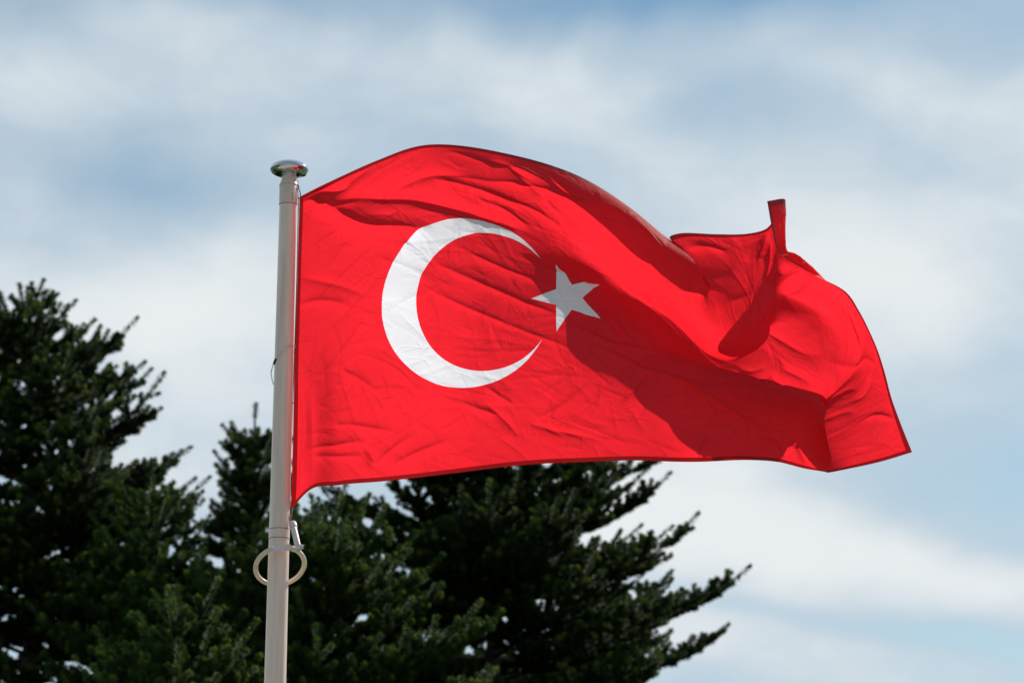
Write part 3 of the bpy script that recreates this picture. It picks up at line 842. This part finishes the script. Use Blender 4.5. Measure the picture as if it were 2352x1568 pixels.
def needle_mesh(p0, dr, ln, nrow, rs, width):
    """every shoot: rings of flat needle sprays standing off its axis"""
    n = len(p0)
    ref = np.where(np.abs(dr[:, 2:3]) > 0.9, np.array([[1.0, 0, 0]]), np.array([[0, 0, 1.0]]))
    e1 = unit(np.cross(dr, ref)); e2 = np.cross(dr, e1)
    Vs, Ag = [], []
    fresh = np.where(rs.rand(n) < 0.4, rs.uniform(0.3, 1.0, n), 0.08)
    for r in range(nrow):
        t = (r + 0.3) / nrow
        for k in range(6):
            ang = 2 * math.pi * (k / 6 + 0.37 * r) + rs.uniform(-0.5, 0.5, n)
            rad_ = (e1 * np.cos(ang)[:, None] + e2 * np.sin(ang)[:, None])
            tl = width * rs.uniform(0.75, 1.25, n) * (0.75 if r == nrow - 1 else 1.0)
            b0 = p0 + dr * (ln * t)[:, None]
            tip = b0 + rad_ * tl[:, None] + dr * (tl * rs.uniform(0.35, 0.8, n))[:, None]
            sd_ = np.cross(dr, rad_)
            hw = width * 0.27
            mid = b0 + (tip - b0) * 0.55
            Vs.append(np.stack([b0, mid + sd_ * hw, tip, mid - sd_ * hw], 1)); Ag.append(fresh * t * t * 0.8)
    tip = p0 + dr * (ln + width * 0.45)[:, None]
    for ang in (0, math.pi / 2):
        sd_ = e1 * math.cos(ang) + e2 * math.sin(ang)
        b0 = p0 + dr * (ln * 0.62)[:, None]; mid = p0 + dr * (ln * 0.9)[:, None]
        Vs.append(np.stack([b0, mid + sd_ * width * 0.5, tip, mid - sd_ * width * 0.5], 1)); Ag.append(fresh)
    V = np.concatenate(Vs, 0)
    q = np.arange(len(V))[:, None] * 4
    T = np.concatenate([q + np.array([[0, 1, 2]]), q + np.array([[0, 2, 3]])], 0)
    return V.reshape(-1, 3), T, np.repeat(np.concatenate(Ag), 4)

def limb_mesh(A, B, ra, rb):
    """three-sided tapered twigs"""
    d_ = unit(B - A); ref = np.where(np.abs(d_[:, 2:3]) > 0.9, np.array([[1.0, 0, 0]]), np.array([[0, 0, 1.0]]))
    e1 = unit(np.cross(d_, ref)); e2 = np.cross(d_, e1)
    rows = []
    for k in range(3):
        o = e1 * math.cos(2.094 * k) + e2 * math.sin(2.094 * k)
        rows.append(A + o * ra[:, None]); rows.append(B + o * rb[:, None])
    V = np.stack(rows, 1)
    q = np.arange(len(A))[:, None] * 6
    T = []
    for k in range(3):
        a, b = 2 * k, 2 * k + 1; c, d2 = 2 * ((k + 1) % 3), 2 * ((k + 1) % 3) + 1
        T += [q + np.array([[a, c, d2]]), q + np.array([[a, d2, b]])]
    return V.reshape(-1, 3), np.concatenate(T, 0)

def fir(label, top, base_xy, seed, lens, needle_m, leader=0.35, spacing=0.36, z_cut=3.0, upsweep=0.55, drop=0.1, width=0.042, nper=6, sparse_below=None):
    rs = np.random.RandomState(seed)
    top = np.array(top); base = np.array([base_xy[0], base_xy[1], 0.0])
    H = top[2]
    t_ = thing('fir_tree', label, 'fir tree', (base[0], base[1], 0), 'fir trees behind the flagpole')
    def trunk(z):
        f = z / H
        return base + (top - base) * f + np.array([0.05 * math.sin(3 * f + seed), 0.04 * math.cos(4 * f + seed), 0]) * H * 0.12 * math.sin(math.pi * f)
    zz = np.linspace(0, H, 26)
    tp_ = [Vector(trunk(z)) for z in zz]
    tr_ = [max(0.007, 0.021 * (H - z) + 0.008) for z in zz]
    obj_from('trunk', *tube(tp_, tr_, 12), bark, t_)
    S0, SD, SL, LA, LB, LRA, LRB = [], [], [], [], [], [], []
    def shoot(p, d_, l):
        d_ = d_ / np.linalg.norm(d_)
        k = 2 if l > 0.19 else 1
        for i in range(k): S0.append(p + d_ * (l * i / k)); SD.append(d_); SL.append(l / k)
    def limb(a, b, ra, rb): LA.append(a); LB.append(b); LRA.append(ra); LRB.append(rb)
    up = np.array([0, 0, 1.0])
    # leader shoots
    shoot(trunk(H - leader * 0.35), np.array([0.02, 0, 1.0]), leader * 0.35)
    z = H - leader
    first = True
    while z > z_cut:
        td = H - z
        L0 = np.interp(td, lens[0], lens[1])
        nb = nper if td > 0.8 else 5
        off = rs.uniform(0, 6.28)
        for k in range(nb):
            if rs.rand() < drop and td > 1.0: continue
            a = off + 2 * math.pi * k / nb + rs.uniform(-0.3, 0.3)
            L = L0 * rs.uniform(0.62, 1.14)
            out_ = np.array([math.cos(a), math.sin(a), 0])
            rise0 = np.interp(td, [0, 0.6, 2, 5], [0.95, 0.62, 0.30, 0.08]) + rs.uniform(-0.10, 0.10)
            p = trunk(z + rs.uniform(-0.14, 0.14) * spacing)
            nseg = max(3, int(L / 0.16))
            st_l = L / nseg
            pts = [p]; dirs = []
            swerve = rs.uniform(-0.25, 0.25)
            for i in range(nseg):
                f = (i + 1) / nseg
                rise = rise0 - 0.18 * math.sin(math.pi * f * 0.8) + upsweep * f * f
                aa = a + swerve * f
                d_ = np.array([math.cos(aa), math.sin(aa), rise]); d_ /= np.linalg.norm(d_)
                dirs.append(d_); pts.append(pts[-1] + d_ * st_l)
            for i in range(nseg):
                r0 = 0.006 + 0.010 * L * (1 - i / nseg); r1 = 0.006 + 0.010 * L * (1 - (i + 1) / nseg)
                limb(pts[i], pts[i + 1], r0, r1)
            shoot(pts[-1], dirs[-1] + up * 0.15, min(0.34, 0.20 + 0.08 * L))
            for i in range(nseg):
                f = (i + 0.5) / nseg
                if f < 0.16 and L > 0.8: continue
                d_ = dirs[i]; side = np.cross(d_, up); side /= np.linalg.norm(side)
                shoot(pts[i], d_ + up * rs.uniform(-0.05, 0.12), st_l * 1.1)
                for s_ in (-1, 1):
                    if rs.rand() < np.interp(L, [0.4, 1.0], [0.42, 0.10]): continue
                    rem = L * (1 - f)
                    l2 = min(0.15 + 0.42 * rem, 0.75) * rs.uniform(0.7, 1.15)
                    ld = d_ * 0.75 + side * s_ * 0.72 + up * rs.uniform(-0.06, 0.16)
                    ld /= np.linalg.norm(ld)
                    q = pts[i] + (pts[i + 1] - pts[i]) * rs.rand()
                    if l2 < 0.24:
                        shoot(q, ld, l2); continue
                    n2 = max(2, int(l2 / 0.15))
                    s2 = l2 / n2
                    for j in range(n2):
                        ld2 = ld + up * 0.22 * ((j + 1) / n2) ** 2; ld2 /= np.linalg.norm(ld2)
                        q2 = q + ld2 * s2
                        limb(q, q2, 0.0045, 0.0035)
                        shoot(q, ld2, s2 * 1.2)
                        sd2 = np.cross(ld2, up); sd2 /= np.linalg.norm(sd2)
                        for s3 in (-1, 1):
                            if rs.rand() < 0.14: continue
                            l3 = (0.15 + 0.11 * (1 - (j + 0.5) / n2)) * rs.uniform(0.7, 1.25)
                            shoot(q + (q2 - q) * rs.rand(), ld2 * 0.8 + sd2 * s3 * 0.62 + up * (rs.uniform(0.35, 0.8) if rs.rand() < 0.22 else rs.uniform(-0.05, 0.15)), l3)
                        q = q2
                    shoot(q, ld2 + up * 0.2, 0.13)
        sp = spacing * (1.0 if td < 4 else 1.5)
        z -= sp * rs.uniform(0.7, 1.15)
        # short single branchlets between the whorls
    S0, SD, SL = np.array(S0), np.array(SD), np.array(SL)
    V, T, ag = needle_mesh(S0, SD, SL, 7, rs, width)
    cr = mesh_np('crown', V, T, needle_m, t_)
    fa = cr.data.attributes.new('fresh_growth', 'FLOAT', 'POINT'); fa.data.foreach_set('value', ag.astype(np.float32))
    V, T = limb_mesh(np.array(LA), np.array(LB), np.array(LRA), np.array(LRB))
    mesh_np('branches', V, T, bark, t_)
    return len(SL)

def tree_at(label, top_px, base_px, Y, seed, lens, m, **kw):
    top = P(top_px[0], top_px[1], Y); b_ = P(base_px, 1500, Y)
    return fir(label, tuple(top), (b_.x, Y), seed, lens, m, **kw)

tree_at('tall dark fir at the left edge, its broad leaning top reaching highest', (62, 658), 150, 25.0, 17,
        ([0, .3, .6, 1.0, 1.6, 2.6, 4.5, 7], [.1, .2, .52, 1.15, 1.6, 1.95, 2.4, 2.8]), fir_dark, leader=.34, spacing=.30, drop=.10, nper=6, z_cut=2.2)
tree_at('slim fir with a bare pointed leader just left of the white pole', (587, 925), 590, 27.0, 8,
        ([0, .5, .8, 1.5, 2.4, 4, 6], [.1, .3, .42, .55, .85, 1.3, 1.8]), fir_mid, leader=.58, spacing=.25, z_cut=2.2, upsweep=.4)
tree_at('large dark fir below the flag with long branches reaching right', (1150, 770), 1085, 25.5, 18,
        ([0, .5, 1.2, 2.4, 3.2, 4.2, 6], [.3, .85, 1.35, 1.8, 2.3, 2.8, 3.1]), fir_dark, leader=.4, spacing=.29, z_cut=2.2, drop=.08, nper=7)
tree_at('bushy green fir standing between the tall left fir and the slim one', (345, 1140), 340, 23.0, 5,
        ([0, .3, .8, 1.6, 3, 6], [.2, .4, .62, .95, 1.4, 2.0]), fir_mid, leader=.3, spacing=.28, z_cut=1.6)
tree_at('low green fir in front at the bottom left, its tip lowest of all the firs', (425, 1395), 420, 19.5, 14,
        ([0, .3, .8, 1.6, 3, 6], [.2, .4, .7, 1.05, 1.5, 2.0]), fir_mid, leader=.22, spacing=.25, z_cut=1.2)
tree_at('small green fir right behind the pole below the beige ring', (745, 1190), 755, 22.0, 30,
        ([0, .3, .8, 1.6, 3, 6], [.2, .5, 1.0, 1.4, 1.75, 2.1]), fir_mid, leader=.22, spacing=.26, z_cut=1.4)
